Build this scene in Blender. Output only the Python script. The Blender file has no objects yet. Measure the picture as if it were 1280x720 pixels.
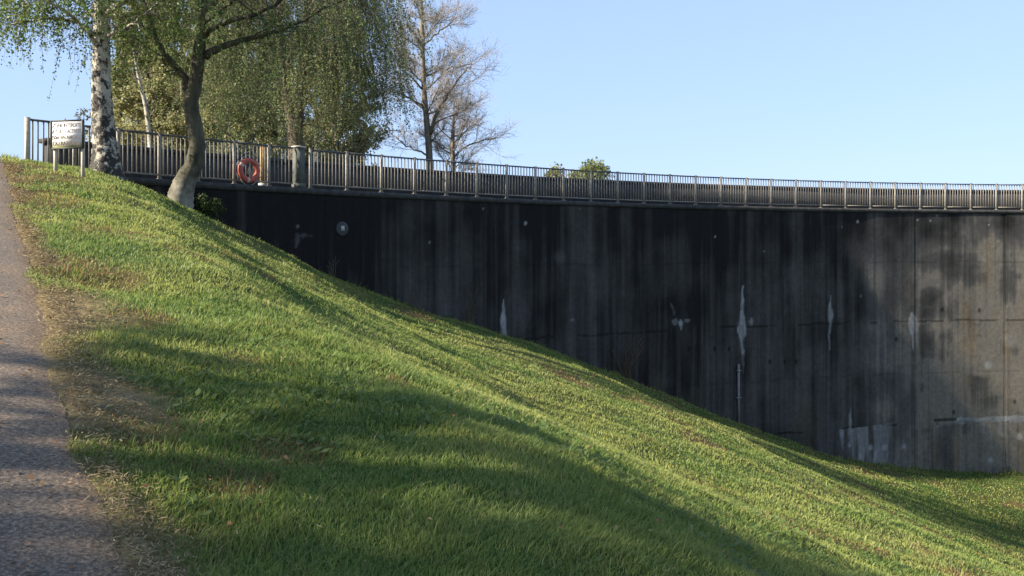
import bpy, math, random
import numpy as np
from mathutils import Vector

SC = bpy.context.scene
COL = SC.collection
rng = np.random.default_rng(7)
random.seed(7)

# ------------------------------------------------------------------ camera data
F, CX, HOR = 1108.0, 640.0, 311.0          # focal length, centre column and horizon row of a 1280 wide picture
def at(u, v, Y):                            # world point seen at u, v when it stands Y metres in front of the camera
    return np.array([(u - CX) / F * Y, Y, (HOR - v) / F * Y])

# ------------------------------------------------------------------ noise
def _h(ix, iy, seed):
    a = (ix.astype(np.int64) * 374761393 + iy.astype(np.int64) * 668265263 + seed * 974711) & 0xFFFFFFFF
    a = ((a ^ (a >> 13)) * 1274126177) & 0xFFFFFFFF
    a = a ^ (a >> 16)
    return (a & 0xFFFFFF) / float(0xFFFFFF)
def vnoise(x, y, seed=0):
    x = np.asarray(x, float); y = np.asarray(y, float)
    ix = np.floor(x); iy = np.floor(y); fx = x - ix; fy = y - iy
    fx = fx * fx * (3 - 2 * fx); fy = fy * fy * (3 - 2 * fy)
    a = _h(ix, iy, seed); b = _h(ix + 1, iy, seed); c = _h(ix, iy + 1, seed); d = _h(ix + 1, iy + 1, seed)
    return (a * (1 - fx) + b * fx) * (1 - fy) + (c * (1 - fx) + d * fx) * fy
def fbm(x, y, seed=0, o=4):
    t = 0; w = 0; k = 1.0
    for i in range(o):
        t = t + vnoise(x * 2 ** i + 17.3 * i, y * 2 ** i - 9.1 * i, seed + i) * k; w += k; k *= .5
    return t / w
def sstep(a, b, x):
    t = np.clip((x - a) / (b - a), 0, 1); return t * t * (3 - 2 * t)
def mix(a, b, t):
    return a + (b - a) * t[..., None]

# ------------------------------------------------------------------ site frame: s runs up the path, d along the dam
def to_sd(X, Y):
    return -.5082 * X + .8613 * Y, .8613 * X + .5082 * Y - .267
def from_sd(s, d):
    return .8613 * (d + .267) - .5082 * s, .5082 * (d + .267) + .8613 * s
ARC_D, ARC_S, R = 19.5, -19.5, 45.0
def arc(phi, r=R):
    return from_sd(ARC_S + r * np.cos(phi), ARC_D + r * np.sin(phi))
_ph = np.linspace(-.6, .95, 6000)
_ax, _ay = arc(_ph, 44.95)
_au = CX + F * _ax / _ay
def wall_phi(u):
    return float(np.interp(u, _au, _ph))
def wall_at(u, v):                          # (arc length, height) of the point of the dam face seen at u, v
    p = wall_phi(u); x, y = arc(p, 44.95)
    return p * 45, (HOR - v) / F * float(y)

_gd = np.array([-60, -8, 0, .67, 1.13, 1.8, 2.4, 3.4, 5.4, 7.6, 11, 14.8, 19.2, 24.8, 29, 33.2, 37.9, 42, 47, 52, 58, 70, 400])
_gv = np.array([-1.2, -.5, 0, .06, .13, .2, .34, .74, 1.56, 2.64, 3.8, 4.86, 6.5, 8.78, 10.3, 11.1, 11.45, 11.35, 9.7, 6.5, 2.5, 0, -2])
_xx = np.linspace(-60, 100, 3201)
_yy = np.interp(_xx, _gd, _gv)
_k = np.hanning(31); _k /= _k.sum()
_yy = np.convolve(np.pad(_yy, 15, mode='edge'), _k, 'valid')
def ground(X, Y, rough=True):
    X = np.asarray(X, float); Y = np.asarray(Y, float)
    s, d = to_sd(X, Y)
    sc = np.clip(s, -30, 200)
    lin = -1.6 + .172 * sc
    cap = 1.87
    zp = cap - np.log1p(np.exp((cap - lin) * 6)) / 6
    zp = np.where(cap - lin > 6, lin, zp)
    k = sstep(24, 40, d) * .75
    zp = cap + (zp - cap) * (1 - k)
    g = np.interp(np.clip(d, -60, 100), _xx, _yy)
    rr = np.hypot(d - ARC_D, s - ARC_S)
    dip = np.interp(d, [1.5, 3, 5, 8, 10, 12, 14, 16, 18, 20, 24, 30, 36], [0, .36, .5, .55, .45, .42, .55, .72, .8, .76, .55, .2, 0])
    down = zp - g - dip * sstep(.2, 4.6, 44.95 - rr) * sstep(3, 11, s)
    lake = d - (7 + .9 * (s - 24))
    up = 1.45 - 4 * sstep(0, 8, lake) * (1 - sstep(80, 100, s)) + .6 * sstep(60, 160, s)
    w = sstep(46.3, 46.5, rr) * sstep(.4, 1.2, d)
    w = np.maximum(w, sstep(23, 30, s) * sstep(-4, 1, d) * (rr > 46.4))
    z = down * (1 - w) + up * w
    if rough:
        onp = sstep(.0, .5, d) + sstep(2.5, 3.1, -d)
        n = (fbm(X * .55, Y * .55, 3, 3) - .5) * .2 + (fbm(X * 2.1, Y * 2.1, 9, 3) - .5) * .085
        z = z + n * np.clip(onp, 0, 1) * (np.hypot(X, Y) < 150)
    return z
def gz(x, y):
    return float(ground(np.array([x]), np.array([y]))[0])

# ------------------------------------------------------------------ mesh helpers
class Buf:
    def __init__(self):
        self.v = []; self.f = []; self.n = 0; self.c = []
    def add(self, verts, faces, mat=0, col=None):     # faces: (m, k) array
        verts = np.asarray(verts, np.float32).reshape(-1, 3)
        faces = np.asarray(faces, np.int64)
        self.v.append(verts); self.f.append((faces + self.n, mat)); self.n += len(verts)
        if col is None: col = np.ones((len(verts), 3)) * .5
        col = np.broadcast_to(np.asarray(col, np.float32), (len(verts), 3))
        self.c.append(col)
    def box(self, c, size, mat=0, ax=(1, 0), col=None):   # box with its x axis along ax (plan direction)
        ax = np.array([ax[0], ax[1], 0.]); ax /= np.linalg.norm(ax); ay = np.array([-ax[1], ax[0], 0]); az = np.array([0, 0, 1.])
        c = np.asarray(c, float); h = np.asarray(size) / 2
        vs = [c + ax * h[0] * i + ay * h[1] * j + az * h[2] * k for k in (-1, 1) for j in (-1, 1) for i in (-1, 1)]
        self.add(vs, [[0, 2, 3, 1], [4, 5, 7, 6], [0, 1, 5, 4], [2, 6, 7, 3], [0, 4, 6, 2], [1, 3, 7, 5]], mat, col)
    def tube(self, P, rad, k=6, mat=0, col=None, noise=0., cap=True):
        P = np.asarray(P, float); n = len(P); rad = np.broadcast_to(np.asarray(rad, float), (n,))
        T = np.gradient(P, axis=0); T /= np.linalg.norm(T, axis=1)[:, None] + 1e-9
        ref = np.array([1., 0, 0]) if abs(T[0][0]) < .8 else np.array([0, 1., 0])
        A = np.cross(T, ref); A /= np.linalg.norm(A, axis=1)[:, None] + 1e-9
        B = np.cross(T, A)
        t = np.arange(k) / k * 2 * math.pi
        rr = rad[:, None] * np.ones((1, k))
        if noise:
            rr = rr * (1 + noise * (rng.random((n, k)) - .5) * 2)
        V = P[:, None] + rr[..., None] * (np.cos(t)[None, :, None] * A[:, None] + np.sin(t)[None, :, None] * B[:, None])
        i = np.arange(n - 1)[:, None] * k; j = np.arange(k)[None]; j2 = (j + 1) % k
        fc = np.stack([i + j, i + j2, i + k + j2, i + k + j], -1).reshape(-1, 4)
        self.add(V.reshape(-1, 3), fc, mat, col)
        if cap and k > 3:
            self.f.append((np.array([np.arange(k)[::-1]]) + self.n - n * k, mat))
            self.f.append((np.array([np.arange(k)]) + self.n - k, mat))
    def lathe(self, prof, origin, axis_x, axis_y, axis_z, k=24, mat=0):
        prof = np.asarray(prof, float); n = len(prof); t = np.arange(k) / k * 2 * math.pi
        V = (np.asarray(origin) + prof[:, None, 0, None] * (np.cos(t)[None, :, None] * np.asarray(axis_x) + np.sin(t)[None, :, None] * np.asarray(axis_y))
             + prof[:, None, 1, None] * np.asarray(axis_z))
        i = np.arange(n - 1)[:, None] * k; j = np.arange(k)[None]; j2 = (j + 1) % k
        self.add(V.reshape(-1, 3), np.stack([i + j, i + j2, i + k + j2, i + k + j], -1).reshape(-1, 4), mat)
    def build(self, name, mats, parent=None, smooth=False, colname='Col'):
        me = bpy.data.meshes.new(name)
        V = np.concatenate(self.v)
        if parent is not None:
            V = V - np.array(parent.location, np.float32)
        me.vertices.add(len(V)); me.vertices.foreach_set('co', V.astype(np.float32).ravel())
        starts = []; loops = []; mi = []; p = 0
        for fc, m in self.f:
            k = fc.shape[1]
            starts.append(np.arange(len(fc)) * k + p); p += len(fc) * k
            loops.append(fc.ravel()); mi.append(np.full(len(fc), m))
        loops = np.concatenate(loops); starts = np.concatenate(starts); mi = np.concatenate(mi)
        me.loops.add(len(loops)); me.loops.foreach_set('vertex_index', loops.astype(np.int32))
        me.polygons.add(len(starts)); me.polygons.foreach_set('loop_start', starts.astype(np.int32))
        me.polygons.foreach_set('material_index', mi.astype(np.int32))
        if smooth:
            me.polygons.foreach_set('use_smooth', np.ones(len(starts), bool))
        me.update(calc_edges=True)
        ca = me.attributes.new(colname, 'FLOAT_COLOR', 'POINT')
        C = np.concatenate(self.c); C = np.concatenate([C, np.ones((len(C), 1))], 1)
        ca.data.foreach_set('color', C.astype(np.float32).ravel())
        if not isinstance(mats, (list, tuple)): mats = [mats]
        for m in mats: me.materials.append(m)
        o = bpy.data.objects.new(name, me); COL.objects.link(o)
        if parent is not None: o.parent = parent
        return o

def tag(o, label, cat, group=None, kind=None):
    o['label'] = label; o['category'] = cat
    if group: o['group'] = group
    if kind: o['kind'] = kind
    return o
def thing(name, loc, label, cat, group=None):
    o = bpy.data.objects.new(name, None); COL.objects.link(o); o.location = [float(q) for q in loc]
    o.empty_display_size = .2
    return tag(o, label, cat, group)
def structure(o, label=None):
    o['kind'] = 'structure'
    if label: o['label'] = label
    return o

# ------------------------------------------------------------------ materials
def new_mat(name):
    m = bpy.data.materials.new(name); m.use_nodes = True
    nt = m.node_tree; b = nt.nodes['Principled BSDF']; b.inputs['Roughness'].default_value = .8
    return m, nt, b
def N(nt, t, **kw):
    n = nt.nodes.new(t)
    for k, v in kw.items(): setattr(n, k, v)
    return n
def noise_node(nt, scale, detail=6, rough=.6, vec=None):
    n = N(nt, 'ShaderNodeTexNoise'); n.inputs['Scale'].default_value = scale; n.inputs['Detail'].default_value = detail; n.inputs['Roughness'].default_value = rough
    if vec: nt.links.new(vec, n.inputs['Vector'])
    return n
def ramp(nt, src, stops):
    r = N(nt, 'ShaderNodeValToRGB'); e = r.color_ramp.elements
    while len(e) < len(stops): e.new(.5)
    for i, (p, c) in enumerate(stops):
        e[i].position = p; e[i].color = (*c, 1)
    nt.links.new(src, r.inputs[0]); return r
def mixc(nt, a, b, f, mode='MIX'):
    m = N(nt, 'ShaderNodeMix', data_type='RGBA', blend_type=mode)
    for sock, val in ((m.inputs[6], a), (m.inputs[7], b)):
        if isinstance(val, tuple): sock.default_value = (*val, 1)
        else: nt.links.new(val, sock)
    if isinstance(f, (int, float)): m.inputs[0].default_value = f
    else: nt.links.new(f, m.inputs[0])
    return m.outputs[2]
def bump(nt, b, h, strength=.4, dist=.02):
    n = N(nt, 'ShaderNodeBump'); n.inputs['Strength'].default_value = strength; n.inputs['Distance'].default_value = dist
    nt.links.new(h, n.inputs['Height']); nt.links.new(n.outputs[0], b.inputs['Normal'])
def coords(nt, scale=(1, 1, 1)):
    g = N(nt, 'ShaderNodeNewGeometry'); mp = N(nt, 'ShaderNodeMapping'); mp.inputs['Scale'].default_value = scale
    nt.links.new(g.outputs['Position'], mp.inputs['Vector']); return mp.outputs[0]
def plain(name, c1, c2, scale=8, rough=.7, bumps=.2, metal=0., spec=.4, stretch=(1, 1, 1)):
    m, nt, b = new_mat(name); n = noise_node(nt, scale, 8, .65, coords(nt, stretch))
    r = ramp(nt, n.outputs[0], [(.3, c1), (.7, c2)]); nt.links.new(r.outputs[0], b.inputs['Base Color'])
    b.inputs['Roughness'].default_value = rough; b.inputs['Metallic'].default_value = metal; b.inputs['Specular IOR Level'].default_value = spec
    if bumps: bump(nt, b, n.outputs[0], bumps, .01)
    return m
def attr_mat(name, rough=.6, trans=.0, spec=.3, mult=None, bumps=0):
    m, nt, b = new_mat(name); a = N(nt, 'ShaderNodeAttribute', attribute_name='Col')
    col = a.outputs['Color']
    if mult:
        n = noise_node(nt, mult[0], 7, .65, coords(nt))
        r = ramp(nt, n.outputs[0], [(.25, (mult[1],) * 3), (.75, (mult[2],) * 3)])
        col = mixc(nt, col, r.outputs[0], 1., 'MULTIPLY')
        if bumps: bump(nt, b, n.outputs[0], bumps, .02)
    nt.links.new(col, b.inputs['Base Color'])
    b.inputs['Roughness'].default_value = rough; b.inputs['Specular IOR Level'].default_value = spec
    if trans:
        t = N(nt, 'ShaderNodeBsdfTranslucent'); nt.links.new(col, t.inputs['Color'])
        mx = N(nt, 'ShaderNodeMixShader'); mx.inputs[0].default_value = trans
        nt.links.new(b.outputs[0], mx.inputs[1]); nt.links.new(t.outputs[0], mx.inputs[2])
        nt.links.new(mx.outputs[0], nt.nodes['Material Output'].inputs['Surface'])
    return m

M = {}
M['grass'] = attr_mat('grass_blade', .5, .5, .3)
M['leaf'] = attr_mat('leaf', .5, .5, .3)
M['litter'] = attr_mat('dry_leaf', .8, .1, .2)
M['ground'] = attr_mat('turf_soil', .95, 0, .1, (9, .55, 1.25), .6)
M['wall'] = attr_mat('stained_concrete', .88, 0, .25, (16, .78, 1.2), .5)
M['coping'] = plain('coping_concrete', (.02, .02, .02), (.07, .066, .06), 5, .9, .3)
M['deck'] = plain('deck_concrete', (.12, .12, .11), (.2, .19, .18), 4, .9, .2)
M['parapet'] = plain('parapet_concrete', (.018, .018, .02), (.05, .048, .046), 3, .9, .3, stretch=(1, 1, .25))
M['rail'] = plain('weathered_grey_paint', (.15, .138, .115), (.33, .295, .24), 14, .65, .15, .0)
M['rail_top'] = plain('rail_grey_paint', (.05, .055, .06), (.12, .12, .12), 14, .6, .15)
M['timber'] = plain('weathered_timber', (.2, .13, .06), (.36, .25, .13), 6, .85, .4, stretch=(6, 6, .6))
M['signpost'] = plain('pale_sign_post', (.36, .32, .25), (.52, .47, .38), 12, .75, .2)
M['black'] = plain('dark_text', (.06, .045, .04), (.1, .08, .07), 20, .7, 0)
M['frame'] = plain('dark_sign_edge', (.03, .035, .03), (.07, .07, .06), 12, .6, 0)
M['ring'] = plain('faded_red_plastic', (.33, .055, .035), (.46, .125, .085), 6, .55, .1)
M['ringband'] = plain('faded_white_band', (.42, .3, .27), (.58, .46, .42), 8, .55, .1)  # pale colour for the painted highlights of the ring
M['rope'] = plain('grey_rope', (.3, .28, .22), (.5, .47, .4), 30, .9, .2)
M['pale'] = plain('pale_mortar', (.3, .3, .29), (.5, .5, .48), 10, .9, .3)
M['greyplate'] = plain('grey_render_patch', (.035, .037, .04), (.075, .076, .08), 8, .9, .3)
M['pipe'] = plain('weathered_pipe', (.16, .15, .14), (.26, .25, .23), 6, .6, .1)
M['bark_grey'] = plain('grey_bark', (.028, .026, .016), (.12, .11, .072), 7, .95, .9, stretch=(1, 1, .35))
M['bark_pale'] = plain('pale_tan_bark', (.085, .068, .046), (.23, .19, .135), 5, .95, .8, stretch=(1, 1, .35))
M['twig_bare'] = plain('bare_twig', (.29, .26, .24), (.41, .37, .34), 3, .9, 0)
M['twig'] = plain('brown_twig', (.07, .05, .03), (.13, .09, .05), 3, .9, 0)
# sign face: off-white enamel with yellow-green algae along the lower edge
m, nt, b = new_mat('sign_enamel')
n = noise_node(nt, 16, 6, .7, coords(nt)); tc = N(nt, 'ShaderNodeTexCoord'); sp = N(nt, 'ShaderNodeSeparateXYZ')
nt.links.new(tc.outputs['Generated'], sp.inputs[0])
ad = N(nt, 'ShaderNodeMath', operation='ADD'); nt.links.new(sp.outputs[2], ad.inputs[0])
ml = N(nt, 'ShaderNodeMath', operation='MULTIPLY'); ml.inputs[1].default_value = .7; nt.links.new(n.outputs[0], ml.inputs[0]); nt.links.new(ml.outputs[0], ad.inputs[1])
r = ramp(nt, ad.outputs[0], [(.34, (.34, .34, .1)), (.55, (.82, .80, .74))]); nt.links.new(r.outputs[0], b.inputs['Base Color']); b.inputs['Roughness'].default_value = .45
M['sign'] = m
# birch bark: white with black horizontal dashes, going black and fissured low down
m, nt, b = new_mat('birch_bark')
tcn = N(nt, 'ShaderNodeTexCoord')
mp = N(nt, 'ShaderNodeMapping'); mp.inputs['Scale'].default_value = (5, 5, 4.2); nt.links.new(tcn.outputs['Object'], mp.inputs['Vector'])
n1 = noise_node(nt, 1.6, 6, .65, mp.outputs[0])
n2 = noise_node(nt, 3.2, 8, .7, coords(nt, (1.6, 1.6, .8)))
sp = N(nt, 'ShaderNodeSeparateXYZ'); nt.links.new(tcn.outputs['Object'], sp.inputs[0])
mr = N(nt, 'ShaderNodeMapRange'); mr.inputs[1].default_value = 0; mr.inputs[2].default_value = 2.6; mr.inputs[3].default_value = .06; mr.inputs[4].default_value = -.06
nt.links.new(sp.outputs[2], mr.inputs[0])
ad = N(nt, 'ShaderNodeMath', operation='ADD'); nt.links.new(n1.outputs[0], ad.inputs[0]); nt.links.new(mr.outputs[0], ad.inputs[1])
r1 = ramp(nt, ad.outputs[0], [(.45, (.52, .48, .4)), (.54, (.03, .026, .022))])
r2 = ramp(nt, n2.outputs[0], [(.3, (.5, .45, .36)), (.65, (1, 1, 1))])
nt.links.new(mixc(nt, r1.outputs[0], r2.outputs[0], 1., 'MULTIPLY'), b.inputs['Base Color']); bump(nt, b, n1.outputs[0], .8, .03)
M['birch'] = m
m = M['bark_grey'].copy(); m.name = 'grey_bark_pale_foot'; nt = m.node_tree; b = nt.nodes['Principled BSDF']  # pale foot: whitish bark with its sunlit patch painted on
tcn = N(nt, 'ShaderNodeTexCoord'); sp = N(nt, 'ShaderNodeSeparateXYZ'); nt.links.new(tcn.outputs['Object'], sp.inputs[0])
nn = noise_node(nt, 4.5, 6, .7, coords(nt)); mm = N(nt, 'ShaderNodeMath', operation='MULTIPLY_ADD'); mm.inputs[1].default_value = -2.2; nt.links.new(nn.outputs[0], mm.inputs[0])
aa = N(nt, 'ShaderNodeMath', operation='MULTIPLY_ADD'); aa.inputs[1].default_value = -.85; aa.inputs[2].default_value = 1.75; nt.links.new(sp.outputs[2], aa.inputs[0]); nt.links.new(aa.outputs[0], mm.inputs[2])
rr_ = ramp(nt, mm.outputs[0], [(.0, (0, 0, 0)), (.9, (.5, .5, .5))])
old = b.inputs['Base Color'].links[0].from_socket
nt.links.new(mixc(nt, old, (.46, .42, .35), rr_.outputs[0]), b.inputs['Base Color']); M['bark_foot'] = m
# path: worn asphalt with grit
m, nt, b = new_mat('worn_asphalt')
v = coords(nt); n1 = noise_node(nt, 62, 5, .85, v); n2 = noise_node(nt, 1.1, 5, .6, v); n3 = n1
r1 = ramp(nt, n1.outputs[0], [(.38, (.036, .030, .025)), (.52, (.125, .105, .086)), (.64, (.31, .26, .205))])
r2 = ramp(nt, n2.outputs[0], [(.35, (.8, .73, .62)), (.7, (1.25, 1.1, .9))])
c = mixc(nt, r1.outputs[0], r2.outputs[0], 1., 'MULTIPLY')
a = N(nt, 'ShaderNodeAttribute', attribute_name='Col')
sx = N(nt, 'ShaderNodeSeparateColor'); nt.links.new(a.outputs['Color'], sx.inputs[0])
c = mixc(nt, c, mixc(nt, r1.outputs[0], (1.9, 1.4, .85), 1., 'MULTIPLY'), sx.outputs[0])
nt.links.new(c, b.inputs['Base Color']); b.inputs['Roughness'].default_value = .9; bump(nt, b, n3.outputs[0], .5, .012)
M['path'] = m
m, nt, b = new_mat('lake_water'); b.inputs['Base Color'].default_value = (.02, .035, .04, 1); b.inputs['Roughness'].default_value = .08
n = noise_node(nt, 2.5, 3, .5, coords(nt)); bump(nt, b, n.outputs[0], .15, .03); M['water'] = m

# ------------------------------------------------------------------ ground sheet
def axis(lo, hi, step, far):
    a = list(np.arange(lo, hi, step)); st = step; x = a[-1]
    while x < far: st *= 1.22; x += st; a.append(x)
    st = step; x = a[0]; pre = []
    while x > -far: st *= 1.22; x -= st; pre.append(x)
    return np.array(pre[::-1] + a)
gx = axis(-15, 27, .13, 2500); gy = axis(-1, 43, .13, 2500)
GX, GY = np.meshgrid(gx, gy)
GZ = ground(GX, GY)
def path_edge(s):
    return np.interp(s, [0, 3, 6, 12, 18], [.1, .1, .04, -.01, -.03])
def turf_tone(X, Y):
    """0..1 masks: dry straw, red-brown litter, lushness; shared by the soil and the blades."""
    s, d = to_sd(X, Y)
    edge = d - path_edge(s) - .02 + (fbm(X * 1.3, Y * 1.3, 41, 4) - .5) * 1.1
    verge = 1 - sstep(-.1, .5 - .3 * sstep(4, 11, s), edge)
    dry = sstep(.53, .72, fbm(X * .5 + 3, Y * .5, 51, 4)) * .75
    red = sstep(.63, .72, fbm(X * .8, Y * .8 + 7, 61, 4)) * .8
    lush = sstep(.35, .65, fbm(X * .9, Y * .9, 71, 4))
    return np.clip(verge, 0, 1), dry, red, lush
ve, dr, rd, lu = turf_tone(GX, GY)
gc = mix(np.array([.06, .07, .022]), np.array([.05, .085, .02]), lu)
gc = mix(gc, np.array([.12, .105, .04]), dr)
gc = mix(gc, np.array([.13, .075, .04]), rd * .7)
gc = mix(gc, np.array([.20, .15, .08]), ve)
bf = Buf(); ny, nx = GX.shape
ii = np.arange(ny - 1)[:, None] * nx + np.arange(nx - 1)[None]
bf.add(np.stack([GX, GY, GZ], -1).reshape(-1, 3), np.stack([ii, ii + 1, ii + nx + 1, ii + nx], -1).reshape(-1, 4), 0, gc.reshape(-1, 3))
structure(bf.build('ground', M['ground'], None, True))

# path: a strip 4 mm and more above the soil with a ragged grassy edge
ps = np.concatenate([np.arange(-25, 26, .1), np.arange(26, 60, .5)])
cols = np.linspace(0, 1, 33)
edge = (fbm(ps * .9, ps * 0, 5, 3) - .5) * .1 + (fbm(ps * 4, ps * 0, 6, 3) - .5) * .07 + path_edge(ps)
wd = 2.6
PD = edge[:, None] - wd * (1 - cols[None]) ** 1.0
PS = np.repeat(ps[:, None], 33, 1)
PX, PY = from_sd(PS, PD)
PZ = ground(PX, PY) + .02 - .016 * (cols[None] > .98) + (fbm(PX * 1.1, PY * 1.1, 15, 3) - .5) * .02
em = sstep(.16, 0, np.clip(edge[:, None] - PD, 0, 9) + (fbm(PX * 5, PY * 5, 19, 4) - .5) * .2) * .6
em = np.maximum(em, sstep(.6, .7, fbm(PX * 2.5, PY * 2.5, 29, 4)) * .35)
bf = Buf(); n1, n2 = PX.shape
ii = np.arange(n1 - 1)[:, None] * n2 + np.arange(n2 - 1)[None]
bf.add(np.stack([PX, PY, PZ], -1).reshape(-1, 3), np.stack([ii, ii + 1, ii + n2 + 1, ii + n2], -1).reshape(-1, 4), 0,
       np.repeat(em.reshape(-1, 1), 3, 1))
structure(bf.build('path', M['path'], None, True))

# reservoir behind the dam
wx, wy = from_sd(np.array([22., 22, 110, 110]), np.array([-2., 90, 160, 0]))
bf = Buf()
wp = [from_sd(s_, d_) for s_, d_ in ((26.6, 10), (29, 14), (60, 42), (95, 72), (95, 160), (22, 160), (5, 62), (19, 44), (25, 34), (28, 26), (28.3, 18))]
bf.add([[x, y, .9] for x, y in wp], [list(range(len(wp)))[::-1]])
structure(bf.build('water', M['water']))

# ------------------------------------------------------------------ grass blades
def blades(n, r0, r1, a0, a1, hscale=1.0, seed=1):
    g = np.random.default_rng(seed)
    th = g.uniform(a0, a1, n); r = np.exp(g.uniform(math.log(r0), math.log(r1), n))
    X = r * np.sin(th); Y = r * np.cos(th)
    s, d = to_sd(X, Y)
    rr = np.hypot(d - ARC_D, s - ARC_S)
    ve, dr, rd, lu = turf_tone(X, Y)
    keep = (rr < 44.93) & ((d > path_edge(s) - .06) | (d < -2.75)) & (g.random(n) > ve * .3) & (g.random(n) > rd * .4)
    keep |= (s > 20) & (d < .3) & (d > path_edge(s))
    X, Y, d, r, ve, dr, rd, lu, rr, s = [q[keep] for q in (X, Y, d, r, ve, dr, rd, lu, rr, s)]
    n = len(X); Z = ground(X, Y)
    cl = fbm(X * 3.2, Y * 3.2, 81, 3)
    h = (.018 + .032 * g.random(n)) * (.55 + .95 * cl) * (1 + .012 * r) * hscale * (1 - .62 * ve)
    h *= 1 + 3.2 * sstep(.55, .05, 44.95 - rr) * vnoise(X * 2.5, Y * 2.5, 77) + .8 * (g.random(n) > .985)
    w = (.0022 + .0008 * r) * (.7 + .6 * g.random(n))
    az = g.uniform(0, 2 * math.pi, n)
    lean = g.normal(0, .65, n)[:, None] * np.stack([np.cos(az), np.sin(az)], 1)
    lean += np.array([.12, -.02])            # turf combed down the slope
    lean += (np.stack([fbm(X * 1.5, Y * 1.5, 91, 2), fbm(X * 1.5, Y * 1.5, 95, 2)], 1) - .5) * .9
    b2 = g.uniform(0, math.pi, n); sd = np.stack([np.cos(b2), np.sin(b2), np.zeros(n)], 1) * w[:, None] / 2
    base = np.stack([X, Y, Z - .01], 1)
    tip = base + np.concatenate([lean * h[:, None], h[:, None]], 1)
    midp = base + np.concatenate([lean * h[:, None] * .35, h[:, None] * .6], 1)
    green = np.array([.082, .168, .037]); yel = np.array([.36, .38, .105]); straw = np.array([.40, .32, .15]); brown = np.array([.24, .13, .06])
    t = np.clip(.38 + .5 * (g.random(n) - .5) + .38 * (1 - lu) , 0, 1)
    c = mix(green[None], yel[None], t)
    c = mix(c, straw[None] * (.6 + .6 * g.random(n))[:, None], np.clip((g.random(n) < (.04 + dr * .22)) * .8, 0, 1))
    c = mix(c, straw[None] * (.55 + .5 * g.random(n))[:, None], (g.random(n) < ve * .95) * .9)
    c = mix(c, brown[None], (g.random(n) < rd * .55) * .85)
    c *= (.75 + .5 * g.random(n))[:, None]
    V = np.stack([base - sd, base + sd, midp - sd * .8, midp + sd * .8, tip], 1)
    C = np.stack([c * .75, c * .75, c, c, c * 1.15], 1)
    return V, C
bf = Buf()
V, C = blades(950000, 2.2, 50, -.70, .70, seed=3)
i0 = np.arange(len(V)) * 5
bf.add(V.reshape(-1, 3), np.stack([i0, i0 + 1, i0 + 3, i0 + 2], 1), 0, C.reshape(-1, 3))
bf.f.append((np.stack([i0 + 2, i0 + 3, i0 + 4], 1), 0))
g = np.random.default_rng(44); n = 60000
th = g.uniform(-.66, .66, n); r = np.exp(g.uniform(math.log(2.6), math.log(30), n)); X = r * np.sin(th); Y = r * np.cos(th); s, d = to_sd(X, Y)
k = (d > .4) & (np.hypot(d - ARC_D, s - ARC_S) < 44.7) & (fbm(X * 1.7, Y * 1.7, 401, 3) > .6) & (fbm(X * 7, Y * 7, 405, 2) > .45)
X, Y, r = X[k], Y[k], r[k]; n = len(X); Z = ground(X, Y) + .012 + .03 * g.random(n)
a = g.uniform(0, 6.28, n); ln = (.014 + .02 * g.random(n)) * (1 + .03 * r)
e1 = np.stack([np.cos(a), np.sin(a), .35 + g.normal(0, .25, n)], 1) * ln[:, None]; e2 = np.stack([-np.sin(a), np.cos(a), g.normal(0, .2, n)], 1) * ln[:, None] * .42
P = np.stack([X, Y, Z], 1); V = np.stack([P, P + e1 * .8 + e2, P + e1 * 1.5, P + e1 * .8 - e2], 1)
c = mix(np.array([.085, .15, .035])[None], np.array([.17, .22, .065])[None], g.random(n))
bf.add(V.reshape(-1, 3), np.arange(4 * n).reshape(-1, 4), 0, np.repeat(c, 4, 0))
tag(bf.build('grass', M['grass']), 'short green turf covering the whole embankment slope', 'grass', kind='stuff')

# dead leaves and grit on the turf and the path verge
g = np.random.default_rng(12)
n = 5200
th = g.uniform(-.6, .6, n); r = np.exp(g.uniform(math.log(2.5), math.log(34), n)); X = r * np.sin(th); Y = r * np.cos(th)
s, d = to_sd(X, Y); ve, dr, rd, lu = turf_tone(X, Y)
k = (d > -2.4) & (d < 33) & (np.hypot(d - ARC_D, s - ARC_S) < 44.6) & (g.random(n) < .05 + .9 * rd + .5 * ve + .12 * (d < 0))
X, Y, r, d = X[k], Y[k], r[k], d[k]; n = len(X)
Z = ground(X, Y) + .028 + .02 * g.random(n) * (d > .3)
sz = (.004 + .009 * g.random(n)) * (1 + .07 * r)
a = g.uniform(0, 6.28, n); e1 = np.stack([np.cos(a), np.sin(a), g.normal(0, .35, n)], 1) * sz[:, None]
e2 = np.stack([-np.sin(a), np.cos(a), g.normal(0, .35, n)], 1) * sz[:, None] * .6
Pp = np.stack([X, Y, Z], 1); cup = np.array([0, 0, 1]) * sz[:, None] * .4
V = np.stack([Pp - e1, Pp - e2 + cup * .3, Pp + e1, Pp + e2 + cup], 1)
c = mix(np.array([.2, .085, .04])[None], np.array([.32, .21, .1])[None], g.random(n)) * (.5 + .7 * g.random(n))[:, None]
bf = Buf(); n0 = n
g = np.random.default_rng(14); n = 60000
sv = 2 * np.exp(g.uniform(0, 2.3, n)) - 1; dv = path_edge(sv) + .02 + g.exponential(.2, n) + .05 * g.normal(0, 1, n)
X2, Y2 = from_sd(sv, dv); vv, _, _, _ = turf_tone(X2, Y2)
k = (g.random(n) < .1 + .35 * vv) & (dv < 1.3); X2, Y2, dv, sv = X2[k], Y2[k], dv[k], sv[k]; n = len(X2); r2 = np.hypot(X2, Y2)
Z2 = ground(X2, Y2) + .012 + .014 * g.random(n) + .018 * (dv < .2)
a2 = g.uniform(0, 6.28, n); ln = (.006 + .022 * g.random(n)); wd2 = .0008 + .0003 * r2
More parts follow.
